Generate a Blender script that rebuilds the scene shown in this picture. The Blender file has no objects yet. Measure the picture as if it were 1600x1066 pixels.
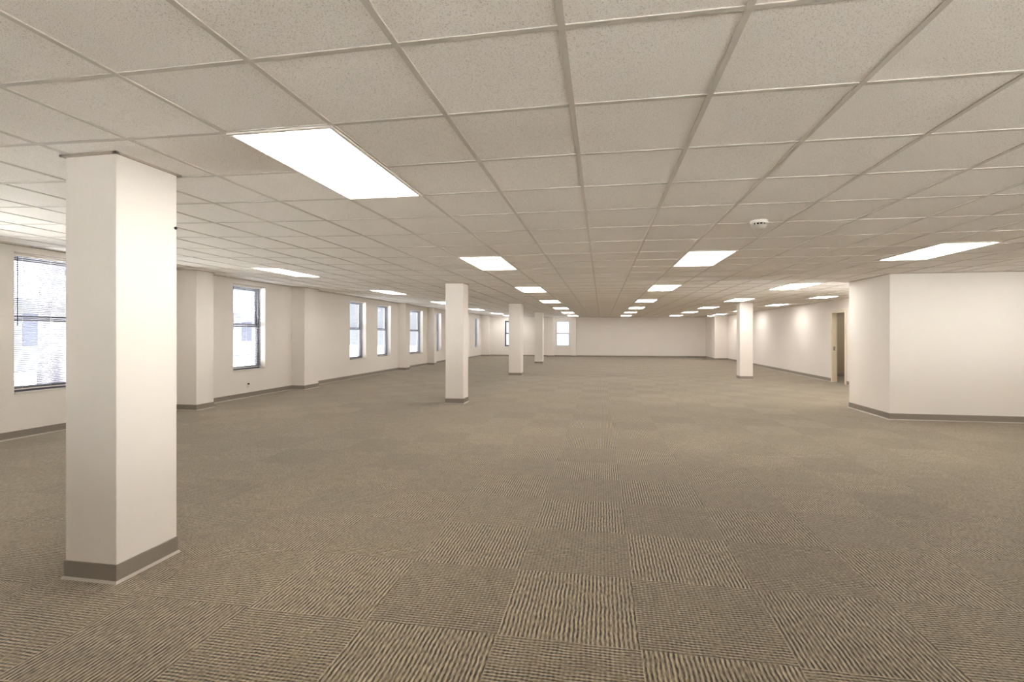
import bpy, math, random
from mathutils import Vector

# ------------------------------------------------------------------ camera, sky, exposure
C = bpy.context.scene.collection
SC = bpy.context.scene
EYE = 1.42
cam_data = bpy.data.cameras.new('camera')
cam = bpy.data.objects.new('camera', cam_data)
C.objects.link(cam)
cam.location = (0, 0, EYE)
cam.rotation_euler = (math.pi / 2, 0, math.radians(10.18))
cam_data.sensor_width = 36
cam_data.lens = 36 * 780 / 1600
cam_data.shift_y = -11 / 1600
cam_data.clip_start = 0.05
cam_data.clip_end = 300
SC.camera = cam
SC.view_settings.view_transform = 'Standard'
SC.view_settings.look = 'None'
SC.view_settings.exposure = 0.79
SC.view_settings.gamma = 1.0
SC.view_settings.use_curve_mapping = False

world = bpy.data.worlds.new('sky')
SC.world = world
world.use_nodes = True
bg = world.node_tree.nodes['Background']
bg.inputs[0].default_value = (0.86, 0.90, 1.0, 1)      # evenly overcast sky
bg.inputs[1].default_value = 0.85
sun_data = bpy.data.lights.new('sun', 'SUN')           # sun high overhead: falls on the ground outside, not into the room
sun_data.energy = 112; sun_data.angle = math.radians(1.5); sun_data.color = (1.0, 0.97, 0.93)
sun = bpy.data.objects.new('sun', sun_data); C.objects.link(sun)
sun.location = (30, -5, 60); sun.rotation_euler = (0, math.radians(4), 0)
LAMP = 8.8                                             # ceiling panels
LAMP_COLOR = (1.0, 0.95, 0.89)
SC.cycles.max_bounces = 14
SC.cycles.diffuse_bounces = 10
SC.cycles.transparent_max_bounces = 24
SC.cycles.sample_clamp_indirect = 30
try:
    SC.cycles.use_denoising = True
except Exception:
    pass

# ------------------------------------------------------------------ materials
def new_mat(name):
    m = bpy.data.materials.new(name)
    m.use_nodes = True
    nt = m.node_tree
    return m, nt, nt.nodes['Principled BSDF']

def node(nt, t, **kw):
    n = nt.nodes.new(t)
    for k, v in kw.items():
        setattr(n, k, v)
    return n

def objco(nt):
    return node(nt, 'ShaderNodeTexCoord').outputs['Object']

def paint(name, col, rough=0.6, var=0.02, bump=0.02, scale=60, spec=0.3):
    m, nt, b = new_mat(name)
    co = objco(nt)
    n = node(nt, 'ShaderNodeTexNoise'); n.inputs['Scale'].default_value = 1.3; n.inputs['Detail'].default_value = 3
    nt.links.new(co, n.inputs['Vector'])
    r = node(nt, 'ShaderNodeValToRGB')
    r.color_ramp.elements[0].position = 0.3; r.color_ramp.elements[1].position = 0.7
    r.color_ramp.elements[0].color = tuple(c * (1 - var) for c in col) + (1,)
    r.color_ramp.elements[1].color = tuple(min(1, c * (1 + var)) for c in col) + (1,)
    nt.links.new(n.outputs['Fac'], r.inputs[0]); nt.links.new(r.outputs[0], b.inputs['Base Color'])
    b.inputs['Roughness'].default_value = rough
    b.inputs['Specular IOR Level'].default_value = spec
    if bump:
        n2 = node(nt, 'ShaderNodeTexNoise'); n2.inputs['Scale'].default_value = scale; n2.inputs['Detail'].default_value = 2
        nt.links.new(co, n2.inputs['Vector'])
        bp = node(nt, 'ShaderNodeBump'); bp.inputs['Strength'].default_value = bump; bp.inputs['Distance'].default_value = 0.01
        nt.links.new(n2.outputs['Fac'], bp.inputs['Height']); nt.links.new(bp.outputs[0], b.inputs['Normal'])
    return m

def math_node(nt, op, a, b=None, c=None):
    n = node(nt, 'ShaderNodeMath', operation=op)
    for i, v in enumerate((a, b, c)):
        if v is None:
            continue
        if isinstance(v, (int, float)):
            n.inputs[i].default_value = v
        else:
            nt.links.new(v, n.inputs[i])
    return n.outputs[0]

def carpet_mat():
    m, nt, b = new_mat('carpet_tiles')
    co = objco(nt)
    sx = node(nt, 'ShaderNodeSeparateXYZ'); nt.links.new(co, sx.inputs[0])
    X, Y = sx.outputs[0], sx.outputs[1]
    T = 0.66
    u = math_node(nt, 'DIVIDE', math_node(nt, 'ADD', X, 0.487 + T * 40), T)
    v = math_node(nt, 'DIVIDE', math_node(nt, 'ADD', Y, -2.31 + T * 40), T)
    fu = math_node(nt, 'FLOOR', u); fv = math_node(nt, 'FLOOR', v)
    par = math_node(nt, 'MODULO', math_node(nt, 'ADD', fu, fv), 2.0)      # 0: ribs along Y, 1: along X
    # warp makes the loop rows irregular
    nz = node(nt, 'ShaderNodeTexNoise'); nz.inputs['Scale'].default_value = 9; nz.inputs['Detail'].default_value = 2
    nt.links.new(co, nz.inputs['Vector'])
    warp = math_node(nt, 'MULTIPLY', math_node(nt, 'SUBTRACT', nz.outputs['Fac'], 0.5), 0.016)
    def ribs(axis, per):
        a = math_node(nt, 'MULTIPLY', math_node(nt, 'ADD', axis, warp), 2 * math.pi / per)
        return math_node(nt, 'MULTIPLY_ADD', math_node(nt, 'SINE', a), 0.5, 0.5)
    rx = ribs(X, 0.0213); ry = ribs(Y, 0.0195)
    # stretched yarn noise per orientation
    def yarn(sxv, syv):
        mp = node(nt, 'ShaderNodeMapping'); mp.inputs['Scale'].default_value = (sxv, syv, 1)
        nt.links.new(co, mp.inputs['Vector'])
        n = node(nt, 'ShaderNodeTexNoise'); n.inputs['Scale'].default_value = 1; n.inputs['Detail'].default_value = 2
        n.inputs['Roughness'].default_value = 0.6
        nt.links.new(mp.outputs[0], n.inputs['Vector']); return n.outputs['Fac']
    yx = yarn(150, 26); yy = yarn(48, 150)
    def mixf(f, a, c):
        n = node(nt, 'ShaderNodeMix'); n.data_type = 'FLOAT'
        nt.links.new(f, n.inputs[0])
        for s, vv in ((2, a), (3, c)):
            nt.links.new(vv, n.inputs[s])
        return n.outputs[0]
    fade = node(nt, 'ShaderNodeTexNoise'); fade.inputs['Scale'].default_value = 11; fade.inputs['Detail'].default_value = 3
    nt.links.new(co, fade.inputs['Vector'])
    amp = math_node(nt, 'MULTIPLY_ADD', fade.outputs['Fac'], 1.5, -0.27)
    def rib_h(r_, w_): return math_node(nt, 'MULTIPLY', math_node(nt, 'MULTIPLY', math_node(nt, 'SUBTRACT', r_, 0.5), amp), w_)
    hx = math_node(nt, 'ADD', math_node(nt, 'ADD', rib_h(rx, 0.86), 0.19), math_node(nt, 'MULTIPLY', yx, 0.85))
    cross = rib_h(rx, 0.22)
    hy = math_node(nt, 'ADD', math_node(nt, 'ADD', math_node(nt, 'ADD', rib_h(ry, 0.66), 0.17), cross), math_node(nt, 'MULTIPLY', yy, 0.85))
    h = mixf(par, hx, hy)
    ramp = node(nt, 'ShaderNodeValToRGB')
    e = ramp.color_ramp.elements
    e[0].position = 0.34; e[0].color = (0.026, 0.019, 0.010, 1)
    e[1].position = 0.92; e[1].color = (0.49, 0.405, 0.283, 1)
    k = ramp.color_ramp.elements.new(0.60); k.color = (0.208, 0.173, 0.118, 1)
    nt.links.new(h, ramp.inputs[0])
    # wear and batch differences between tiles
    cv = node(nt, 'ShaderNodeCombineXYZ'); nt.links.new(fu, cv.inputs[0]); nt.links.new(fv, cv.inputs[1])
    wn = node(nt, 'ShaderNodeTexWhiteNoise'); nt.links.new(cv.outputs[0], wn.inputs['Vector'])
    f = math_node(nt, 'MULTIPLY_ADD', wn.outputs['Value'], 0.10, 0.95)
    big = node(nt, 'ShaderNodeTexNoise'); big.inputs['Scale'].default_value = 9; big.inputs['Detail'].default_value = 4
    nt.links.new(co, big.inputs['Vector'])
    f2 = math_node(nt, 'MULTIPLY', f, math_node(nt, 'MULTIPLY_ADD', big.outputs['Fac'], 0.5, 0.75))
    mx = node(nt, 'ShaderNodeVectorMath', operation='SCALE')
    nt.links.new(ramp.outputs[0], mx.inputs[0]); nt.links.new(f2, mx.inputs['Scale'])
    nt.links.new(mx.outputs[0], b.inputs['Base Color'])
    bp = node(nt, 'ShaderNodeBump'); bp.inputs['Strength'].default_value = 0.55; bp.inputs['Distance'].default_value = 0.006
    nt.links.new(h, bp.inputs['Height']); nt.links.new(bp.outputs[0], b.inputs['Normal'])
    b.inputs['Roughness'].default_value = 0.95
    b.inputs['Specular IOR Level'].default_value = 0.15
    b.inputs['Sheen Weight'].default_value = 0.25
    b.inputs['Sheen Roughness'].default_value = 0.5
    return m

def tile_mat():
    m, nt, b = new_mat('acoustic_tile')
    co = objco(nt)
    v = node(nt, 'ShaderNodeTexNoise'); v.inputs['Scale'].default_value = 240; v.inputs['Detail'].default_value = 2.5
    v.inputs['Roughness'].default_value = 0.65
    nt.links.new(co, v.inputs['Vector'])
    r = node(nt, 'ShaderNodeValToRGB')
    e = r.color_ramp.elements
    e[0].position = 0.30; e[0].color = (0.43, 0.39, 0.34, 1)
    e[1].position = 0.44; e[1].color = (0.89, 0.855, 0.82, 1)
    k = e.new(0.72); k.color = (0.94, 0.905, 0.87, 1)
    nt.links.new(v.outputs['Fac'], r.inputs[0]); nt.links.new(r.outputs[0], b.inputs['Base Color'])
    bp = node(nt, 'ShaderNodeBump'); bp.inputs['Strength'].default_value = 0.25; bp.inputs['Distance'].default_value = 0.004
    nt.links.new(v.outputs['Fac'], bp.inputs['Height']); nt.links.new(bp.outputs[0], b.inputs['Normal'])
    b.inputs['Roughness'].default_value = 0.9; b.inputs['Specular IOR Level'].default_value = 0.1
    return m

def emit_mat():
    m, nt, b = new_mat('lit_diffuser')
    b.inputs['Base Color'].default_value = (0.9, 0.9, 0.9, 1)
    co = objco(nt)
    n = node(nt, 'ShaderNodeTexNoise'); n.inputs['Scale'].default_value = 80
    nt.links.new(co, n.inputs['Vector'])
    st = math_node(nt, 'MULTIPLY_ADD', n.outputs['Fac'], 0.1 * LAMP, 0.95 * LAMP)
    nt.links.new(st, b.inputs['Emission Strength'])
    b.inputs['Emission Color'].default_value = LAMP_COLOR + (1,)
    return m

def glass_mat():
    m, nt, b = new_mat('window_glass')
    nt.nodes.remove(b)
    out = nt.nodes['Material Output']
    tr = node(nt, 'ShaderNodeBsdfTransparent'); tr.inputs[0].default_value = (0.95, 0.97, 0.97, 1)
    gl = node(nt, 'ShaderNodeBsdfGlossy'); gl.inputs['Roughness'].default_value = 0.02
    lw = node(nt, 'ShaderNodeLayerWeight'); lw.inputs['Blend'].default_value = 0.5
    mx = node(nt, 'ShaderNodeMixShader')
    nt.links.new(math_node(nt, 'MULTIPLY_ADD', math_node(nt, 'POWER', lw.outputs['Facing'], 5.0), 0.6, 0.03), mx.inputs[0]); nt.links.new(tr.outputs[0], mx.inputs[1]); nt.links.new(gl.outputs[0], mx.inputs[2])
    nt.links.new(mx.outputs[0], out.inputs[0])
    return m

def slat_mat():
    m, nt, b = new_mat('blind_slat')
    out = nt.nodes['Material Output']
    b.inputs['Base Color'].default_value = (0.34, 0.34, 0.37, 1); b.inputs['Roughness'].default_value = 0.45
    tl = node(nt, 'ShaderNodeBsdfTranslucent'); tl.inputs[0].default_value = (0.5, 0.5, 0.5, 1)
    mx = node(nt, 'ShaderNodeMixShader'); mx.inputs[0].default_value = 0.1
    nt.links.new(b.outputs[0], mx.inputs[1]); nt.links.new(tl.outputs[0], mx.inputs[2]); nt.links.new(mx.outputs[0], out.inputs[0])
    return m

M = dict(
    wall=paint('wall_paint', (0.85, 0.808, 0.765), 0.55, 0.01, 0.03, 90),
    taupe=paint('taupe_paint', (0.36, 0.30, 0.215), 0.6),
    base=paint('rubber_base', (0.27, 0.238, 0.205), 0.45, 0.05, 0.0, spec=0.4),
    toe_lit=paint('rubber_toe_highlit', (0.50, 0.46, 0.41), 0.3, 0.05, 0.0, spec=0.5),  # paler than the base: the highlight along the toe is put into its colour
    tee=paint('tee_paint', (0.60, 0.56, 0.51), 0.45, 0.01, 0.0),
    angle=paint('angle_paint', (0.46, 0.40, 0.33), 0.5, 0.02, 0.0),
    frame=paint('fixture_white', (0.82, 0.78, 0.73), 0.35, 0.01, 0.0),
    trim=paint('white_trim', (0.82, 0.79, 0.74), 0.35, 0.01, 0.01),
    cream=paint('cream_door_frame', (0.80, 0.72, 0.58), 0.35, 0.01, 0.0),
    sash=paint('dark_aluminium', (0.08, 0.08, 0.12), 0.35, 0.03, 0.0, spec=0.5),
    sashw=paint('pale_aluminium', (0.72, 0.72, 0.70), 0.35, 0.03, 0.0, spec=0.5),
    black=paint('black_plastic', (0.02, 0.02, 0.02), 0.4, 0.05, 0.0),
    grille=paint('grey_plastic', (0.50, 0.46, 0.41), 0.5, 0.08, 0.0),
    plastic=paint('white_plastic', (0.78, 0.74, 0.68), 0.35, 0.02, 0.0),
    metal=paint('satin_nickel', (0.35, 0.30, 0.24), 0.3, 0.03, 0.0),
    wood=paint('door_wood', (0.42, 0.34, 0.24), 0.4, 0.08, 0.0),
    ground=paint('pale_bounce_ground', (0.74, 0.74, 0.74), 0.9, 0.10, 0.1),  # unseen ground made pale to bounce sunlight up through the windows
    yard=paint('dusty_asphalt', (0.11, 0.113, 0.122), 0.9, 0.2, 0.2),
    brick=paint('pale_cladding', (0.50, 0.52, 0.60), 0.9, 0.15, 0.05),
    dark=paint('dark_opening', (0.16, 0.17, 0.24), 0.3, 0.05, 0.0),
    bark=paint('bark', (0.20, 0.19, 0.22), 0.9, 0.2, 0.3, 20),
    leaf=paint('pale_leaves', (0.42, 0.46, 0.38), 0.9, 0.25, 0.5, 8),
    carpet=carpet_mat(), tile=tile_mat(), lamp=emit_mat(), glass=glass_mat(), slat=slat_mat(),
)

# ------------------------------------------------------------------ mesh helpers
class MB:
    def __init__(s): s.v = []; s.f = []
    def box(s, x0, x1, y0, y1, z0, z1):
        b = len(s.v)
        s.v += [(x0,y0,z0),(x1,y0,z0),(x1,y1,z0),(x0,y1,z0),(x0,y0,z1),(x1,y0,z1),(x1,y1,z1),(x0,y1,z1)]
        s.f += [(b,b+3,b+2,b+1),(b+4,b+5,b+6,b+7),(b,b+1,b+5,b+4),(b+1,b+2,b+6,b+5),(b+2,b+3,b+7,b+6),(b+3,b,b+4,b+7)]
        return s
    def hexa(s, pts):
        b = len(s.v); s.v += [tuple(p) for p in pts]
        s.f += [(b,b+3,b+2,b+1),(b+4,b+5,b+6,b+7),(b,b+1,b+5,b+4),(b+1,b+2,b+6,b+5),(b+2,b+3,b+7,b+6),(b+3,b,b+4,b+7)]
        return s
    def lathe(s, prof, n=32, c=(0,0,0), ax='z'):
        b = len(s.v)
        for r, h in prof:
            for i in range(n):
                a = 2*math.pi*i/n
                p = (r*math.cos(a), r*math.sin(a), h) if ax == 'z' else ((r*math.cos(a), h, r*math.sin(a)) if ax == 'y' else (h, r*math.cos(a), r*math.sin(a)))
                s.v.append((c[0]+p[0], c[1]+p[1], c[2]+p[2]))
        m = len(prof)
        for j in range(m-1):
            for i in range(n):
                s.f.append((b+j*n+i, b+j*n+(i+1)%n, b+(j+1)*n+(i+1)%n, b+(j+1)*n+i))
        s.f.append(tuple(b+i for i in reversed(range(n)))); s.f.append(tuple(b+(m-1)*n+i for i in range(n)))
        return s
    def build(s, name, mat, parent=None, bevel=0, smooth=False, loc=None):
        me = bpy.data.meshes.new(name); me.from_pydata(s.v, [], s.f)
        import bmesh
        bm = bmesh.new(); bm.from_mesh(me); bmesh.ops.recalc_face_normals(bm, faces=bm.faces); bm.to_mesh(me); bm.free()
        me.materials.append(M[mat])
        o = bpy.data.objects.new(name, me); C.objects.link(o)
        if parent: o.parent = parent
        if loc: o.location = loc
        if smooth:
            for p in me.polygons: p.use_smooth = True
        if bevel:
            md = o.modifiers.new('bevel', 'BEVEL'); md.width = bevel; md.segments = 2; md.limit_method = 'ANGLE'
        return o

def empty(name, loc=(0,0,0), rz=0):
    o = bpy.data.objects.new(name, None); C.objects.link(o); o.location = loc; o.rotation_euler = (0,0,rz)
    o.empty_display_size = 0.1
    return o
def tag(o, label, cat, group=None):
    o['label'] = label; o['category'] = cat
    if group: o['group'] = group
    return o
def struct(o, label=None):
    o['kind'] = 'structure'
    if label: o['label'] = label
    return o
def copy_tree(o, parent=None):
    c = o.copy(); C.objects.link(c); c.parent = parent
    for ch in list(o.children): copy_tree(ch, c)
    return c

def ceil_z(x):
    """height of the suspended ceiling: it climbs gently towards the window wall"""
    if x > 0: return EYE + 1.02 - 0.018 * min(x, 3) / 3
    t = max(0.0, -x - 1.5) / 6.32
    return EYE + 1.02 + 0.19 * t ** 1.5

# ------------------------------------------------------------------ plan
XL, XL2 = -7.82, -7.50            # window wall, and where it steps in
YSTEP = 24.6
XR = 6.72; YF = 31.0; YF2 = 28.6; XF2 = 6.05
Y0 = -4.0; XR0 = 9.0
BX, BY0, BY1 = 4.70, 9.25, 10.63  # projecting partition
H = 3.0                            # walls run on above the hung ceiling

# ------------------------------------------------------------------ floor
fl = MB().box(XL-0.3, XR+.15, Y0-0.2, YF+0.3, -0.12, 0.0).box(XR+.15, 10.5, Y0-.2, BY1, -.12, 0).box(XR+.15, 10.5, 14.2, 18.4, -.12, 0).build('floor', 'carpet'); struct(fl, 'brown grey ribbed carpet tiles laid quarter turned')

# ------------------------------------------------------------------ ceiling
cols = [-8.05, -7.66, -7.08, -6.50, -5.93, -5.36, -4.78, -4.20, -3.62, -3.04, -2.46, -1.876, -1.293, -0.712, -0.13, 0.452, 1.034, 1.616, 2.20, 2.75, 3.22, 3.67, 4.26, 4.84, 5.42, 5.70, 6.28, 6.86, 7.44, 8.02, 8.6, 9.2]
rows = [Y0-0.2, -3.6, -3.0, -2.4, -1.8, -1.2, -0.64, -0.06, 0.51, 1.08, 1.658, 2.235, 2.855, 3.49, 4.16, 4.86, 5.60, 6.38]
anch = [(6.38, 7.74, 2), (7.74, 10.66, 4), (10.66, 12.04, 2), (12.04, 14.98, 4), (14.98, 16.3, 2), (16.3, 19.2, 4), (19.2, 20.5, 2), (20.5, 23.3, 4), (23.3, 24.6, 2), (24.6, 27.5, 4), (27.5, 28.8, 2), (28.8, 31.2, 4)]
for a, b, n in anch:
    for i in range(1, n+1): rows.append(a + (b-a)*i/n)
YE = rows[-1]
def yend(x): return YE if x < 6.9 else 9.3
cm = MB()
for i in range(len(cols)-1):
    a, b = cols[i], cols[i+1]; za, zb = ceil_z(a), ceil_z(b); ye = yend((a+b)/2 - .3)
    cm.hexa([(a, rows[0], za), (b, rows[0], zb), (b, ye, zb), (a, ye, za),
             (a, rows[0], za+.02), (b, rows[0], zb+.02), (b, ye, zb+.02), (a, ye, za+.02)])
ceiling = struct(cm.build('ceiling', 'tile'), 'speckled mineral fibre ceiling tiles in a hung grid')
T = 0.012; D = 0.005
g1 = MB()
for x in cols[1:-1]:
    ye = yend(x)
    z = ceil_z(x); s = (ceil_z(x+.01) - ceil_z(x-.01)) / .02
    g1.hexa([(x-T, rows[0], z-D-s*T), (x+T, rows[0], z-D+s*T), (x+T, ye, z-D+s*T), (x-T, ye, z-D-s*T),
             (x-T, rows[0], z+.004), (x+T, rows[0], z+.004), (x+T, ye, z+.004), (x-T, ye, z+.004)])
g1.build('main_tee', 'tee', ceiling)
g2 = MB()
for y in rows[1:-1]:
    for i in range(len(cols)-1):
        a, b = cols[i], cols[i+1]; za, zb = ceil_z(a), ceil_z(b)
        if y > yend((a+b)/2 - .3): continue
        g2.hexa([(a, y-T, za-D*.8), (b, y-T, zb-D*.8), (b, y+T, zb-D*.8), (a, y+T, za-D*.8), (a, y-T, za+.004), (b, y-T, zb+.004), (b, y+T, zb+.004), (a, y+T, za+.004)])
g2.build('cross_tee', 'tee', ceiling)

# ------------------------------------------------------------------ walls with window openings
def wall_x(name, x, out, y0, y1, wins, label=None, h=H):
    """wall facing +-X, inner face at x, thickness out (signed); wins = [(y0,y1,z0,z1)]"""
    m = MB(); xa, xb = sorted((x, x+out)); y = y0
    for (a, b, z0, z1) in sorted(wins):
        m.box(xa, xb, y, a, 0, h)
        if z0 > 0: m.box(xa, xb, a, b, 0, z0)
        m.box(xa, xb, a, b, z1, h); y = b
    m.box(xa, xb, y, y1, 0, h)
    return struct(m.build(name, 'wall'), label)
def wall_y(name, y, out, x0, x1, wins, label=None, h=H):
    m = MB(); ya, yb = sorted((y, y+out)); x = x0
    for (a, b, z0, z1) in sorted(wins):
        m.box(x, a, ya, yb, 0, h)
        if z0 > 0: m.box(a, b, ya, yb, 0, z0)
        m.box(a, b, ya, yb, z1, h); x = b
    m.box(x, x1, ya, yb, 0, h)
    return struct(m.build(name, 'wall'), label)

W = 0.30
# (y0, y1, sill, head, meeting rail); the first one is unseen, added for light
lwin = [(2.0, 4.0, .30, 1.45, .85), (5.455, 6.50, .60, 2.53, 1.62), (9.53, 10.57, .60, 2.51, 1.59), (14.60, 15.70, .58, 2.49, 1.58), (16.58, 17.72, .58, 2.48, 1.57),
        (19.62, 21.15, .56, 2.45, 1.55), (22.55, 23.70, .56, 2.44, 1.52)]
lwin2 = [(25.1, 26.9, .60, 2.38, 1.45), (29.15, 30.15, .60, 2.38, 1.45)]  # first one is hidden behind a column, added to let in more daylight
wl = wall_x('wall_left', XL, -W, Y0-0.2, YSTEP, [w[:4] for w in lwin], 'pale window wall with pilasters')
m = MB().box(XL2-W, XL2, YSTEP, lwin2[0][0], 0, H).box(XL2-W, XL2, lwin2[0][1], lwin2[1][0], 0, H).box(XL2-W, XL2, lwin2[1][1], YF+W, 0, H)
for q in lwin2: m.box(XL2-W, XL2, q[0], q[1], 0, .6).box(XL2-W, XL2, q[0], q[1], 2.38, H)
m.build('wall_section', 'wall', wl)
PIL = [(8.08, 8.50, -7.40), (11.60, 12.23, -7.46), (18.40, 18.80, -7.50), (21.72, 22.05, -7.50)]
for a, b, x in PIL:
    MB().box(XL-.05, x, a, b, 0, ceil_z(XL)).build('pilaster', 'wall', wl, bevel=.004)
fwin = [(-6.04, -5.00, .62, 2.25, 1.43), (-2.82, -1.93, .62, 2.26, 1.43)]
wf = wall_y('wall_back', YF, W, XL2-W, XF2, [w[:4] for w in fwin], 'long blank far wall')
for a, b, d in [(-7.50, -6.98, .30), (-3.32, -2.90, .32), (-1.83, -1.53, .30)]:
    MB().box(a, b, YF-d, YF+.05, 0, ceil_z(a)).build('pilaster', 'wall', wf, bevel=.004)
MB().box(XF2, XR+.25, YF2, YF+W, 0, H).build('corner_block', 'wall', wf)
MB().box(XF2-.03, XF2+.16, YF2-.12, YF2+.02, 0, 2.44).build('pilaster', 'wall', wf)
DY0, DY1, DZ = 15.40, 16.22, 2.06
wr = wall_x('wall_right', XR, .11, BY1, YF2+.1, [(10.9, 12.1, .2, 1.15), (DY0, DY1, 0, DZ)], 'white wall with an open doorway')  # low opening behind the partition is an unseen window added for ceiling light
wp = struct(MB().box(BX, XR0+.3, BY0, BY1, 0, H).build('wall_partition', 'wall', bevel=.004), 'square cornered white partition jutting out from the right')
# wall behind the camera; its unseen windows are added to light the ceiling
added_rwin = [(-.2, 1.0, .2, 1.2), (2.6, 5.2, .2, 1.55), (5.9, 7.4, .2, 1.4)]
added_nwin = [(-3.0, -1.2, .3, 1.6)]  # unseen side window added to brighten the near end
wb = wall_y('wall_rear', Y0, -.2, XL-.3, XR0+.2, added_rwin)
wn = wall_x('wall_right_near', XR0, .2, Y0-.2, BY0, added_nwin)
roof = struct(MB().box(XL-.3, XR+.2, Y0-.2, YF+.3, H, H+.2).box(XR+.2, 10.5, Y0-.2, BY1, H, H+.2).box(XR+.2, 10.5, 14.2, 18.4, H, H+.2).build('roof', 'wall'))
# side room behind the doorway
sr = MB(); X1 = XR+.11
sr.box(X1, 9.9, 14.3, 14.4, 0, H); sr.box(X1, 9.9, 18.3, 18.4, 0, H); sr.box(9.8, 9.9, 14.4, 18.3, 0, H)
sr = struct(sr.build('wall_side_room', 'taupe'), 'dim taupe room seen through the doorway')
MB().box(X1, 9.9, 14.3, 18.4, 2.44, 2.5).build('side_room_ceiling', 'tile', sr)
MB().box(X1+.0, 9.79, 18.285, 18.30, 0, .10).box(9.785, 9.8, 14.4, 18.28, 0, .10).build('side_room_baseboard', 'base', sr)

# ------------------------------------------------------------------ baseboards (rubber cove base) and ceiling angle
def run(name, pts, label=None):
    """pts: plan polyline with the room on its left hand; returns cove base + angle"""
    bm_, tm, am = MB(), MB(), MB()
    for seg in pts:
        (xa, ya), (xb, yb) = seg
        dx, dy = xb-xa, yb-ya; L = math.hypot(dx, dy); dx /= L; dy /= L; nx, ny = -dy, dx
        def strip(mb, t0, t1, z0, z1, t2=None, ext=0.0):
            t2 = t1 if t2 is None else t2
            p = lambda s, t, z: (xa + dx*s + nx*t, ya + dy*s + ny*t, z)
            mb.hexa([p(-ext, t0, z0), p(L+ext, t0, z0), p(L+ext, t1, z0), p(-ext, t1, z0), p(-ext, t0, z1), p(L+ext, t0, z1), p(L+ext, t2, z1), p(-ext, t2, z1)])
        strip(bm_, -.004, .007, .010, .105, .005, .005)
        strip(tm, -.004, .020, .0, .012, .010, .010)
        # perimeter angle follows the ceiling
        za, zb = ceil_z(xa), ceil_z(xb)
        p = lambda s, t, z: (xa + dx*s + nx*t, ya + dy*s + ny*t, z)
        am.hexa([p(0, -.004, za-.010), p(L, -.004, zb-.010), p(L, .022, zb-.010), p(0, .022, za-.010), p(0, -.004, za+.004), p(L, -.004, zb+.004), p(L, .022, zb+.004), p(0, .022, za+.004)])
    b = struct(bm_.build(name, 'base'), label)
    tm.build('cove_toe', 'toe_lit', b)
    return b, am
def poly(pts): return [(pts[i], pts[i+1]) for i in range(len(pts)-1)]
# left wall, walked towards the camera so that the room is on the left
pl = [(XL2, YF), (XL2, YSTEP), (XL, YSTEP)]
for a, b, x in sorted(PIL, reverse=True):
    pl += [(XL, b), (x, b), (x, a), (XL, a)]
pl.append((XL, Y0))
bl, am = run('baseboard_left', poly(pl)); a_ = am.build('trim_1', 'angle'); struct(a_, 'thin metal angle where the ceiling meets the window wall')
pf = [(XF2, YF), (-1.53, YF), (-1.53, YF-.3), (-1.83, YF-.3), (-1.83, YF), (-2.90, YF), (-2.90, YF-.32), (-3.32, YF-.32), (-3.32, YF), (-6.98, YF), (-6.98, YF-.3), (-7.5, YF-.3)]
pf = [(XR, YF2), (XF2+.16, YF2), (XF2+.16, YF2-.12), (XF2-.03, YF2-.12), (XF2-.03, YF2), (XF2, YF2)] + pf
bf, am = run('baseboard_back', poly(pf)); struct(am.build('trim_2', 'angle'))
pr1 = poly([(XR, BY1), (XR, DY0-.07)]) + poly([(XR, DY1+.07), (XR, YF2)])
br, am = run('baseboard_right', pr1); struct(am.build('trim_3', 'angle'))
pp = [(XR0, Y0), (XR0, BY0), (BX, BY0), (BX, BY1), (XR, BY1)]
bp_, am = run('baseboard_partition', poly(pp)); struct(am.build('trim_4', 'angle'))

# ------------------------------------------------------------------ columns
def column(x0, x1, y0, y1, label, near=False):
    t = empty('column', ((x0+x1)/2, (y0+y1)/2, 0)); hx, hy = (x1-x0)/2, (y1-y0)/2
    z = ceil_z((x0+x1)/2)
    MB().box(-hx, hx, -hy, hy, 0, z+.004).build('shaft', 'wall', t, bevel=.004)
    b = MB(); e = .007
    b.box(-hx-e, hx+e, -hy-e, hy+e, .010, .105); bb = b.build('baseboard', 'base', t, bevel=.003)
    tm = MB(); q = .018
    tm.hexa([(-hx-q,-hy-q,0),(hx+q,-hy-q,0),(hx+q,hy+q,0),(-hx-q,hy+q,0),(-hx-e,-hy-e,.014),(hx+e,-hy-e,.014),(hx+e,hy+e,.014),(-hx-e,hy+e,.014)])
    tm.build('cove_toe', 'toe_lit', bb)
    a = MB(); w = .02
    for (p, q2, r, s_) in ((-hx-w, hx+w, -hy-w, -hy+.002), (-hx-w, hx+w, hy-.002, hy+w), (-hx-w, -hx+.002, -hy-w, hy+w), (hx-.002, hx+w, -hy-w, hy+w)):
        a.box(p, q2, r, s_, z-.014, z-.003)
    a.build('ceiling_angle', 'angle', t)
    return tag(t, label, 'column', 'square columns')
c1 = column(-3.07, -2.72, 2.40, 2.81, 'large white square column nearest the camera, at far left in front of the first blinds')
column(-3.14, -2.765, 9.80, 10.18, 'white square column standing second in the left row, left of the picture centre')
column(-3.10, -2.67, 16.65, 17.05, 'slender distant white column, third in the left row, in front of a far wall window')
column(-3.14, -2.76, 23.6, 24.0, 'smallest and farthest white column, last in the left row')
column(4.25, 4.63, 16.60, 17.0, 'lone white square column on the right, before the wall with the doorway')
# little black fitting on the near column
s = MB().lathe([(.004, 0), (.009, .002), (.009, .010), (.004, .012)], 12, (0,0,0), 'x').build('wall_hook', 'black', None, smooth=True, loc=(-2.719, 2.795, 2.105))
tag(s, 'tiny black fitting high on the rear edge of the nearest column', 'hook')

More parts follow.
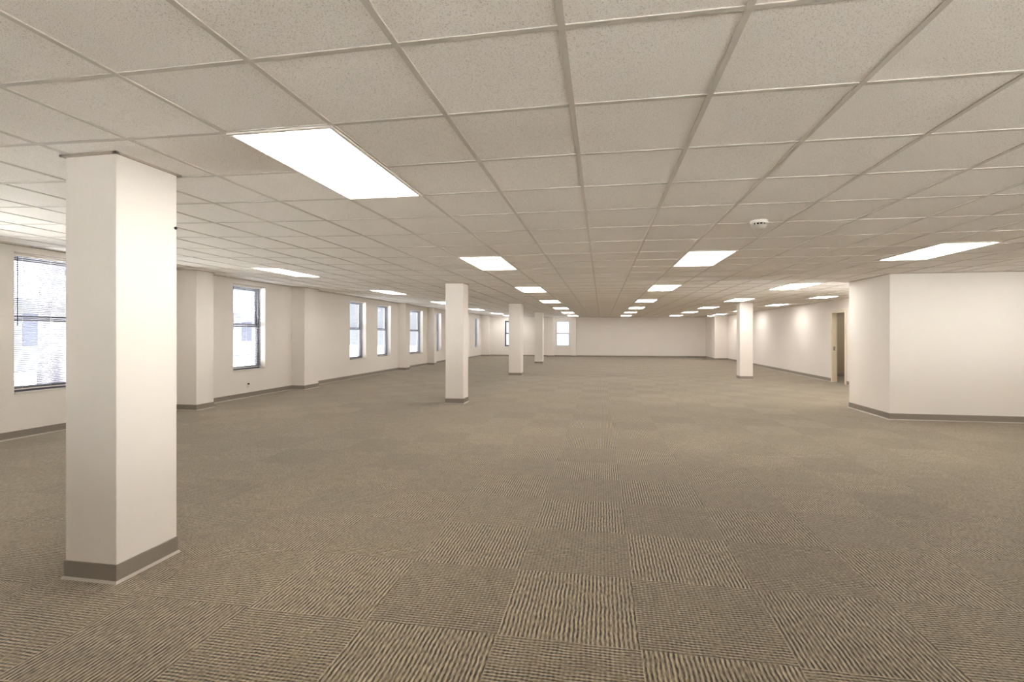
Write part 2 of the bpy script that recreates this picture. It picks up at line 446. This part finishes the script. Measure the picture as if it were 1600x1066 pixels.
# ------------------------------------------------------------------ windows and blinds
random.seed(4)
def window(n, name_mat, w, z0, z1, zm, depth, label):
    """local frame: x along the wall, y into the wall (outwards), origin at the lower inner corner"""
    t = empty('window_%d' % n); struct(t, label)
    h = z1-z0; zm = zm-z0; fw = .045; fy0, fy1 = depth, depth+.09
    f = MB()
    f.box(0, fw, fy0, fy1, 0, h); f.box(w-fw, w, fy0, fy1, 0, h); f.box(fw, w-fw, fy0, fy1, 0, fw); f.box(fw, w-fw, fy0, fy1, h-fw, h)
    f.build('window_frame', name_mat, t, bevel=.003)
    s1 = MB()  # lower sash, room side
    a, b, y0, y1 = fw, w-fw, fy0+.008, fy0+.040; sw = .035
    s1.box(a, a+sw, y0, y1, fw, zm+.02); s1.box(b-sw, b, y0, y1, fw, zm+.02); s1.box(a+sw, b-sw, y0, y1, fw, fw+.05); s1.box(a+sw, b-sw, y0, y1, zm-.02, zm+.02)
    l = s1.build('lower_sash', name_mat, t, bevel=.002)
    MB().box(a+sw, b-sw, y0+.012, y0+.017, fw+.05, zm-.02).build('pane', 'glass', l)
    s2 = MB(); y0, y1 = fy0+.046, fy0+.080
    s2.box(a, a+sw, y0, y1, zm-.0, h-fw); s2.box(b-sw, b, y0, y1, zm-.0, h-fw); s2.box(a+sw, b-sw, y0, y1, h-fw-.04, h-fw); s2.box(a+sw, b-sw, y0, y1, zm+.025, zm+.06)
    u = s2.build('upper_sash', name_mat, t, bevel=.002)
    MB().box(a+sw, b-sw, y0+.012, y0+.017, zm+.06, h-fw-.04).build('pane', 'glass', u)
    MB().box(-.0, w, -.012, fy0+.004, -.001, .018).build('window_sill', 'trim', t, bevel=.003)
    lm = MB()
    lm.box(w/2-.03, w/2+.03, fy0-.006, fy0+.02, zm+.02, zm+.035).build('sash_lock', 'metal', t)
    return t
def blind(w, h, label, tilt=-28, depth=.045, pitch=.026):
    t = empty('window_blind')
    MB().box(.008, w-.008, depth-.015, depth+.022, h-.032, h-.002).build('head_rail', 'frame', t, bevel=.003)
    sl = MB(); n = int((h-.09)/pitch); c, s_ = math.cos(math.radians(tilt))*.0125, math.sin(math.radians(tilt))*.0125
    for i in range(n):
        z = h-.05-i*pitch; x0, x1 = .012, w-.012
        b = len(sl.v); prof = [(-1, 0), (0, .0022), (1, 0)]
        for x in (x0, x1):
            for (q, r) in prof: sl.v.append((x, depth+q*c, z + q*s_ + r))
        sl.f += [(b, b+1, b+4, b+3), (b+1, b+2, b+5, b+4)]
    o = sl.build('slats', 'slat', t)
    zb = h-.05-n*pitch
    MB().box(.012, w-.012, depth-.011, depth+.011, zb-.008, zb+.006).build('bottom_rail', 'frame', t, bevel=.002)
    cd = MB()
    for x in (.16, w/2, w-.16): cd.box(x-.001, x+.001, depth-.014, depth-.012, zb, h-.03)
    cd.build('ladder_cord', 'frame', t)
    MB().lathe([(.005, 0), (.005, .95)], 8, (.09, depth-.028, h-1.0)).build('tilt_wand', 'black' if w < 1.05 else 'frame', t, smooth=True)
    return tag(t, label, 'blind', 'venetian blinds in the window wall')
labs = {1: 'white venetian blind lowered in the leftmost window, partly behind the nearest column',
        2: 'white venetian blind in the single window above the wall outlet',
        3: 'white blind in the nearer of the paired windows past the second pilaster',
        4: 'white blind in the farther of the paired windows past the second pilaster',
        5: 'white blind in the wider window just beyond the third wall pilaster',
        6: 'white blind in the narrow looking window just left of the second column',
        7: 'white blind in the added window hidden behind the second column',
        8: 'white blind in the last window of the left wall, near the far corner',
        }
k = 1
for i, (a, b, z0, z1, zm) in enumerate(lwin + lwin2):
    x = XL2 if i >= 7 else XL
    # local x -> +Y, local y -> -X (rotation +90 degrees)
    t = window(k, 'sash', b-a, z0, z1, zm, .15, 'double hung window with dark sashes in the left wall'); t.location = (x, a, z0); t.rotation_euler = (0, 0, math.pi/2); k += 1  # the unseen ones, at the near end and behind a column, are added
    if i < 1: continue
    bl_ = blind(b-a, z1-z0, labs[i]); bl_.location = (x-.055, a, z0); bl_.rotation_euler = (0, 0, math.pi/2)
    MB().box(XL-.004 if i < 7 else XL2-.004, (XL if i < 7 else XL2)+.008, a-.002, b+.002, z1-.003, z1+.006).build('head_trim', 'angle', t).matrix_parent_inverse = t.matrix_basis.inverted()
for i, (a, b, z0, z1, zm) in enumerate(fwin):
    t = window(k, 'sash' if i == 0 else 'sashw', b-a, z0, z1, zm, .10, 'double hung window in the far wall'); t.location = (a, YF, z0); k += 1
for a, b, z0, z1 in added_rwin:
    t = window(k, 'sashw', b-a, z0, z1, 1.0, .06, 'added broad window behind the camera'); t.location = (b, Y0, z0); t.rotation_euler = (0, 0, math.pi); k += 1

for a, b, z0, z1, xw in [w + (XR0,) for w in added_nwin] + [(10.9, 12.1, .2, 1.15, XR)]:
    t = window(k, 'sashw', b-a, z0, z1, (z0+z1)/2, .01, 'added broad window outside the view'); t.location = (xw, b, z0); t.rotation_euler = (0, 0, -math.pi/2); k += 1
# ------------------------------------------------------------------ doorway on the right wall
d = struct(empty('door_1', (XR, (DY0+DY1)/2, 0)), 'open doorway with cream frame'); hw = (DY1-DY0)/2
f = MB()
for s_ in (-1, 1):
    y0, y1 = sorted((s_*(hw-.03), s_*(hw+.055))); f.box(-.018, .0, y0, y1, 0, DZ+.055)
    y0, y1 = sorted((s_*(hw-.03), s_*hw)); f.box(0, .12, y0, y1, 0, DZ)
f.box(-.018, 0, -hw+.03, hw-.03, DZ-.03, DZ+.055); f.box(0, .12, -hw+.03, hw-.03, DZ-.03, DZ)
f.build('door_frame', 'cream', d, bevel=.003)
st = MB().box(.07, .09, hw-.045, hw-.03, 0, DZ-.03).build('door_stop', 'cream', d)
MB().box(.012, .062, hw-.036, hw-.0295, .93, 1.05).build('strike_plate', 'metal', d)
lf = MB().box(.13, .93, -hw-.02, -hw+.022, .01, DZ-.035).build('door_leaf', 'wood', d, bevel=.002)
MB().lathe([(.012, -.05), (.026, -.045), (.028, -.02), (.012, 0), (.012, .045), (.028, .065), (.026, .09), (.012, .095)], 16, (.86, -hw, 1.0), 'y').build('door_handle', 'metal', lf, smooth=True)

# ------------------------------------------------------------------ ceiling lights
def light(x0, x1, y0, y1, label, group='recessed ceiling panels'):
    xc, yc = (x0+x1)/2, (y0+y1)/2
    za, zb = ceil_z(x0), ceil_z(x1)
    t = empty('ceiling_light', (xc, yc, (za+zb)/2)); t.rotation_euler = (0, -math.atan2(zb-za, x1-x0), 0)
    hx, hy = (x1-x0)/2, (y1-y0)/2; w = .022
    f = MB()
    for (a, b, c_, e) in ((-hx, hx, -hy, -hy+w), (-hx, hx, hy-w, hy), (-hx, -hx+w, -hy+w, hy-w), (hx-w, hx, -hy+w, hy-w)):
        f.box(a, b, c_, e, -.012, .01)
    f.build('frame', 'frame', t, bevel=.002)
    MB().box(-hx+w, hx-w, -hy+w, hy-w, -.008, .006).build('diffuser', 'lamp', t)
    return tag(t, label, 'ceiling light', group)
R = [(6.38, 7.74), (10.66, 12.04), (14.98, 16.3), (19.2, 20.5), (23.3, 24.6), (27.5, 28.8)]
ordn = ['nearest', 'second', 'third', 'fourth', 'fifth', 'farthest']
light(-1.876, -1.293, 2.235, 3.49, 'large bright rectangular ceiling panel just right of the nearest column, biggest in view')
for i, (a, b) in enumerate(R):
    light(-1.876, -1.293, a, b, '%s of the six small lit panels in the row just left of picture centre' % ordn[i])
    light(1.034, 1.616, a, b, '%s of the six lit panels in the row just right of picture centre' % ordn[i])
    light(3.67, 4.26, a - (.15 if i == 0 else 0), b - (.2 if i == 0 else 0), '%s of the six lit panels in the row passing above the lone right column' % ordn[i])
for i, (a, b) in enumerate([(7.55, 8.85), (11.9, 13.2), (16.5, 17.8), (21.4, 22.7), (25.9, 27.2), (29.4, 30.6)]):
    light(-5.86, -5.32, a, b, '%s of the six lit panels in the row along the window wall' % ordn[i])
for i, (a, b) in enumerate([(11.1, 12.1), (14.4, 15.2), (17.9, 19.0), (22.3, 23.4), (26.3, 27.4)]):
    light(5.66, 6.16, a, b, '%s of the five thin lit panels beside the right wall with the doorway' % (['nearest', 'second', 'third', 'fourth', 'farthest'][i]))
for x0, x1, y0, l in ((8.2, 8.8, 16.4, 'added unseen lit panel inside the side room behind the doorway'), (-5.9, -5.3, 1.2, 'added lit panel by the window wall outside the left edge of view'), 
                      
                      (3.67, 4.26, 1.4, 'added lit panel outside the right edge of view'), (5.95, 6.55, 6.9, 'added lit panel before the partition front outside view')):
    light(x0, x1, y0, y0+1.2, l, 'added panels outside the view')  # unseen panels added to brighten the room, the partition and the side room
r = empty('round_ceiling_light', (5.72, 28.0, ceil_z(5.72)))
MB().lathe([(.19, 0), (.19, -.03), (.175, -.035)], 28).build('housing', 'frame', r, smooth=False)
MB().lathe([(.172, -.03), (.16, -.05), (.10, -.068), (.02, -.074)], 28).build('diffuser', 'lamp', r, smooth=True)
tag(r, 'small round ceiling lamp near the far right corner', 'ceiling light')

# ------------------------------------------------------------------ smoke detector
zc = ceil_z(1.4)
t = empty('smoke_detector', (1.385, 4.78, zc))
MB().lathe([(.074, 0), (.074, -.022), (.070, -.026)], 40).build('mounting_base', 'plastic', t)
MB().lathe([(.058, -.024), (.058, -.040)], 40).build('vent_ring', 'black', t)
fn = MB()
for i in range(14):
    a = 2*math.pi*i/14; c, s_ = math.cos(a), math.sin(a); r0, r1, q = .054, .069, .0035
    fn.hexa([(c*r0-s_*q, s_*r0+c*q, -.041), (c*r0+s_*q, s_*r0-c*q, -.041), (c*r1+s_*q, s_*r1-c*q, -.041), (c*r1-s_*q, s_*r1+c*q, -.041),
             (c*r0-s_*q, s_*r0+c*q, -.024), (c*r0+s_*q, s_*r0-c*q, -.024), (c*r1+s_*q, s_*r1-c*q, -.024), (c*r1-s_*q, s_*r1+c*q, -.024)])
fn.build('vent_fins', 'plastic', t)
MB().lathe([(.064, -.040), (.060, -.046), (.054, -.062), (.044, -.070), (.010, -.073)], 40).build('cap', 'grille', t, smooth=True)
tag(t, 'white round smoke detector with dark vent slots on the ceiling, right of centre', 'smoke detector')

# ------------------------------------------------------------------ power outlet
t = empty('power_outlet', (XL, 9.98, .21)); t.rotation_euler = (0, 0, math.pi/2)
MB().box(-.04, .04, -.006, .0, 0, .125).build('cover_plate', 'plastic', t, bevel=.002)
for z in (.035, .09):
    so = MB().lathe([(.018, -.009), (.018, -.005)], 20, (0, 0, z), 'y').build('socket', 'plastic', t)
    MB().box(-.009, -.006, -.0105, -.0085, z-.006, z+.007).box(.006, .009, -.0105, -.0085, z-.006, z+.007).build('socket_slot', 'black', so)
MB().box(-.018, .018, -.04, -.009, .075, .105).build('plug_adapter', 'black', t, bevel=.004)
tag(t, 'small white outlet with a dark plug low on the left wall below a window', 'outlet')

# ------------------------------------------------------------------ outdoors
ga = struct(MB().box(-60, XL-.4, 4.2, 70, -.5, -.3).box(XL-.4, 40, YF+.5, 70, -.5, -.3).build('ground_yard', 'yard'))
g = MB().box(-60, 60, -60, -30, -.5, -.3).box(-60, XL-.4, -30, 4.2, -.5, -.3).box(XL-.4, 60, -30, Y0-.3, -.5, -.3).box(XR+.2, 10.7, 10.7, 13.9, -.2, .0).box(10.6, 60, Y0-.3, 70, -.5, -.3)
struct(g.build('ground_outside', 'ground'))  # pale reflector ground, out of view, added for light on the ceiling
def house(x0, x1, y0, y1, h, label):
    t = empty('house', ((x0+x1)/2, (y0+y1)/2, -.35)); hx, hy = (x1-x0)/2, (y1-y0)/2
    MB().box(-hx, hx, -hy, hy, 0, h).build('wall', 'brick', t)
    b = MB(); b.hexa([(-hx-.3,-hy-.3,h),(hx+.3,-hy-.3,h),(hx+.3,hy+.3,h),(-hx-.3,hy+.3,h),(-hx*.15,-hy*.8,h+2.2),(hx*.15,-hy*.8,h+2.2),(hx*.15,hy*.8,h+2.2),(-hx*.15,hy*.8,h+2.2)])
    b.build('roof', 'dark', t)
    n = max(2, int(2*hy/3))
    for i in range(n):
        y = -hy + (i+.5)*2*hy/n
        MB().box(hx-.02, hx+.05, y-.55, y+.55, 1.2, 2.7).build('window', 'dark', t)
    return tag(t, label, 'house')
house(-34, -26, 14, 24, 3.4, 'pale bluish house glimpsed through the leftmost blinds')
house(-36, -28, 34, 50, 3.4, 'pale bluish house seen beyond the paired windows')
def tree(x, y, h, r, label, seed):
    random.seed(seed); t = empty('tree', (x, y, -.35))
    MB().lathe([(r*1.3, 0), (r, .5), (r*.8, h*.5), (r*.4, h)], 12).build('trunk', 'bark', t, smooth=True)
    cr = MB()
    for i in range(420):
        a = random.uniform(0, 6.28); rr = random.uniform(0, 1)**.5*1.9; z = h*.62 + random.uniform(0, h*.55)
        c = Vector((rr*math.cos(a), rr*math.sin(a), z)); d1 = Vector((random.uniform(-1,1), random.uniform(-1,1), random.uniform(-1,1))).normalized()*.16
        d2 = d1.cross(Vector((random.uniform(-1,1), random.uniform(-1,1), random.uniform(-1,1)))).normalized()*.10
        b = len(cr.v); cr.v += [tuple(c-d1), tuple(c+d2), tuple(c+d1), tuple(c-d2)]; cr.f.append((b, b+1, b+2, b+3))
    o = cr.build('foliage', 'leaf', t)
    return tag(t, label, 'tree')
tree(-12.3, 9.35, 7, .28, 'tree trunk showing as a dark band through the leftmost blinds', 1)
tree(-15.5, 21.0, 7, .20, 'tree outside the single window above the outlet', 2)
tree(-4.6, 41.0, 6, .16, 'tree outside the bright far wall window', 3)
tree(-16.5, 33.0, 7, .22, 'tree outside the paired windows', 5)
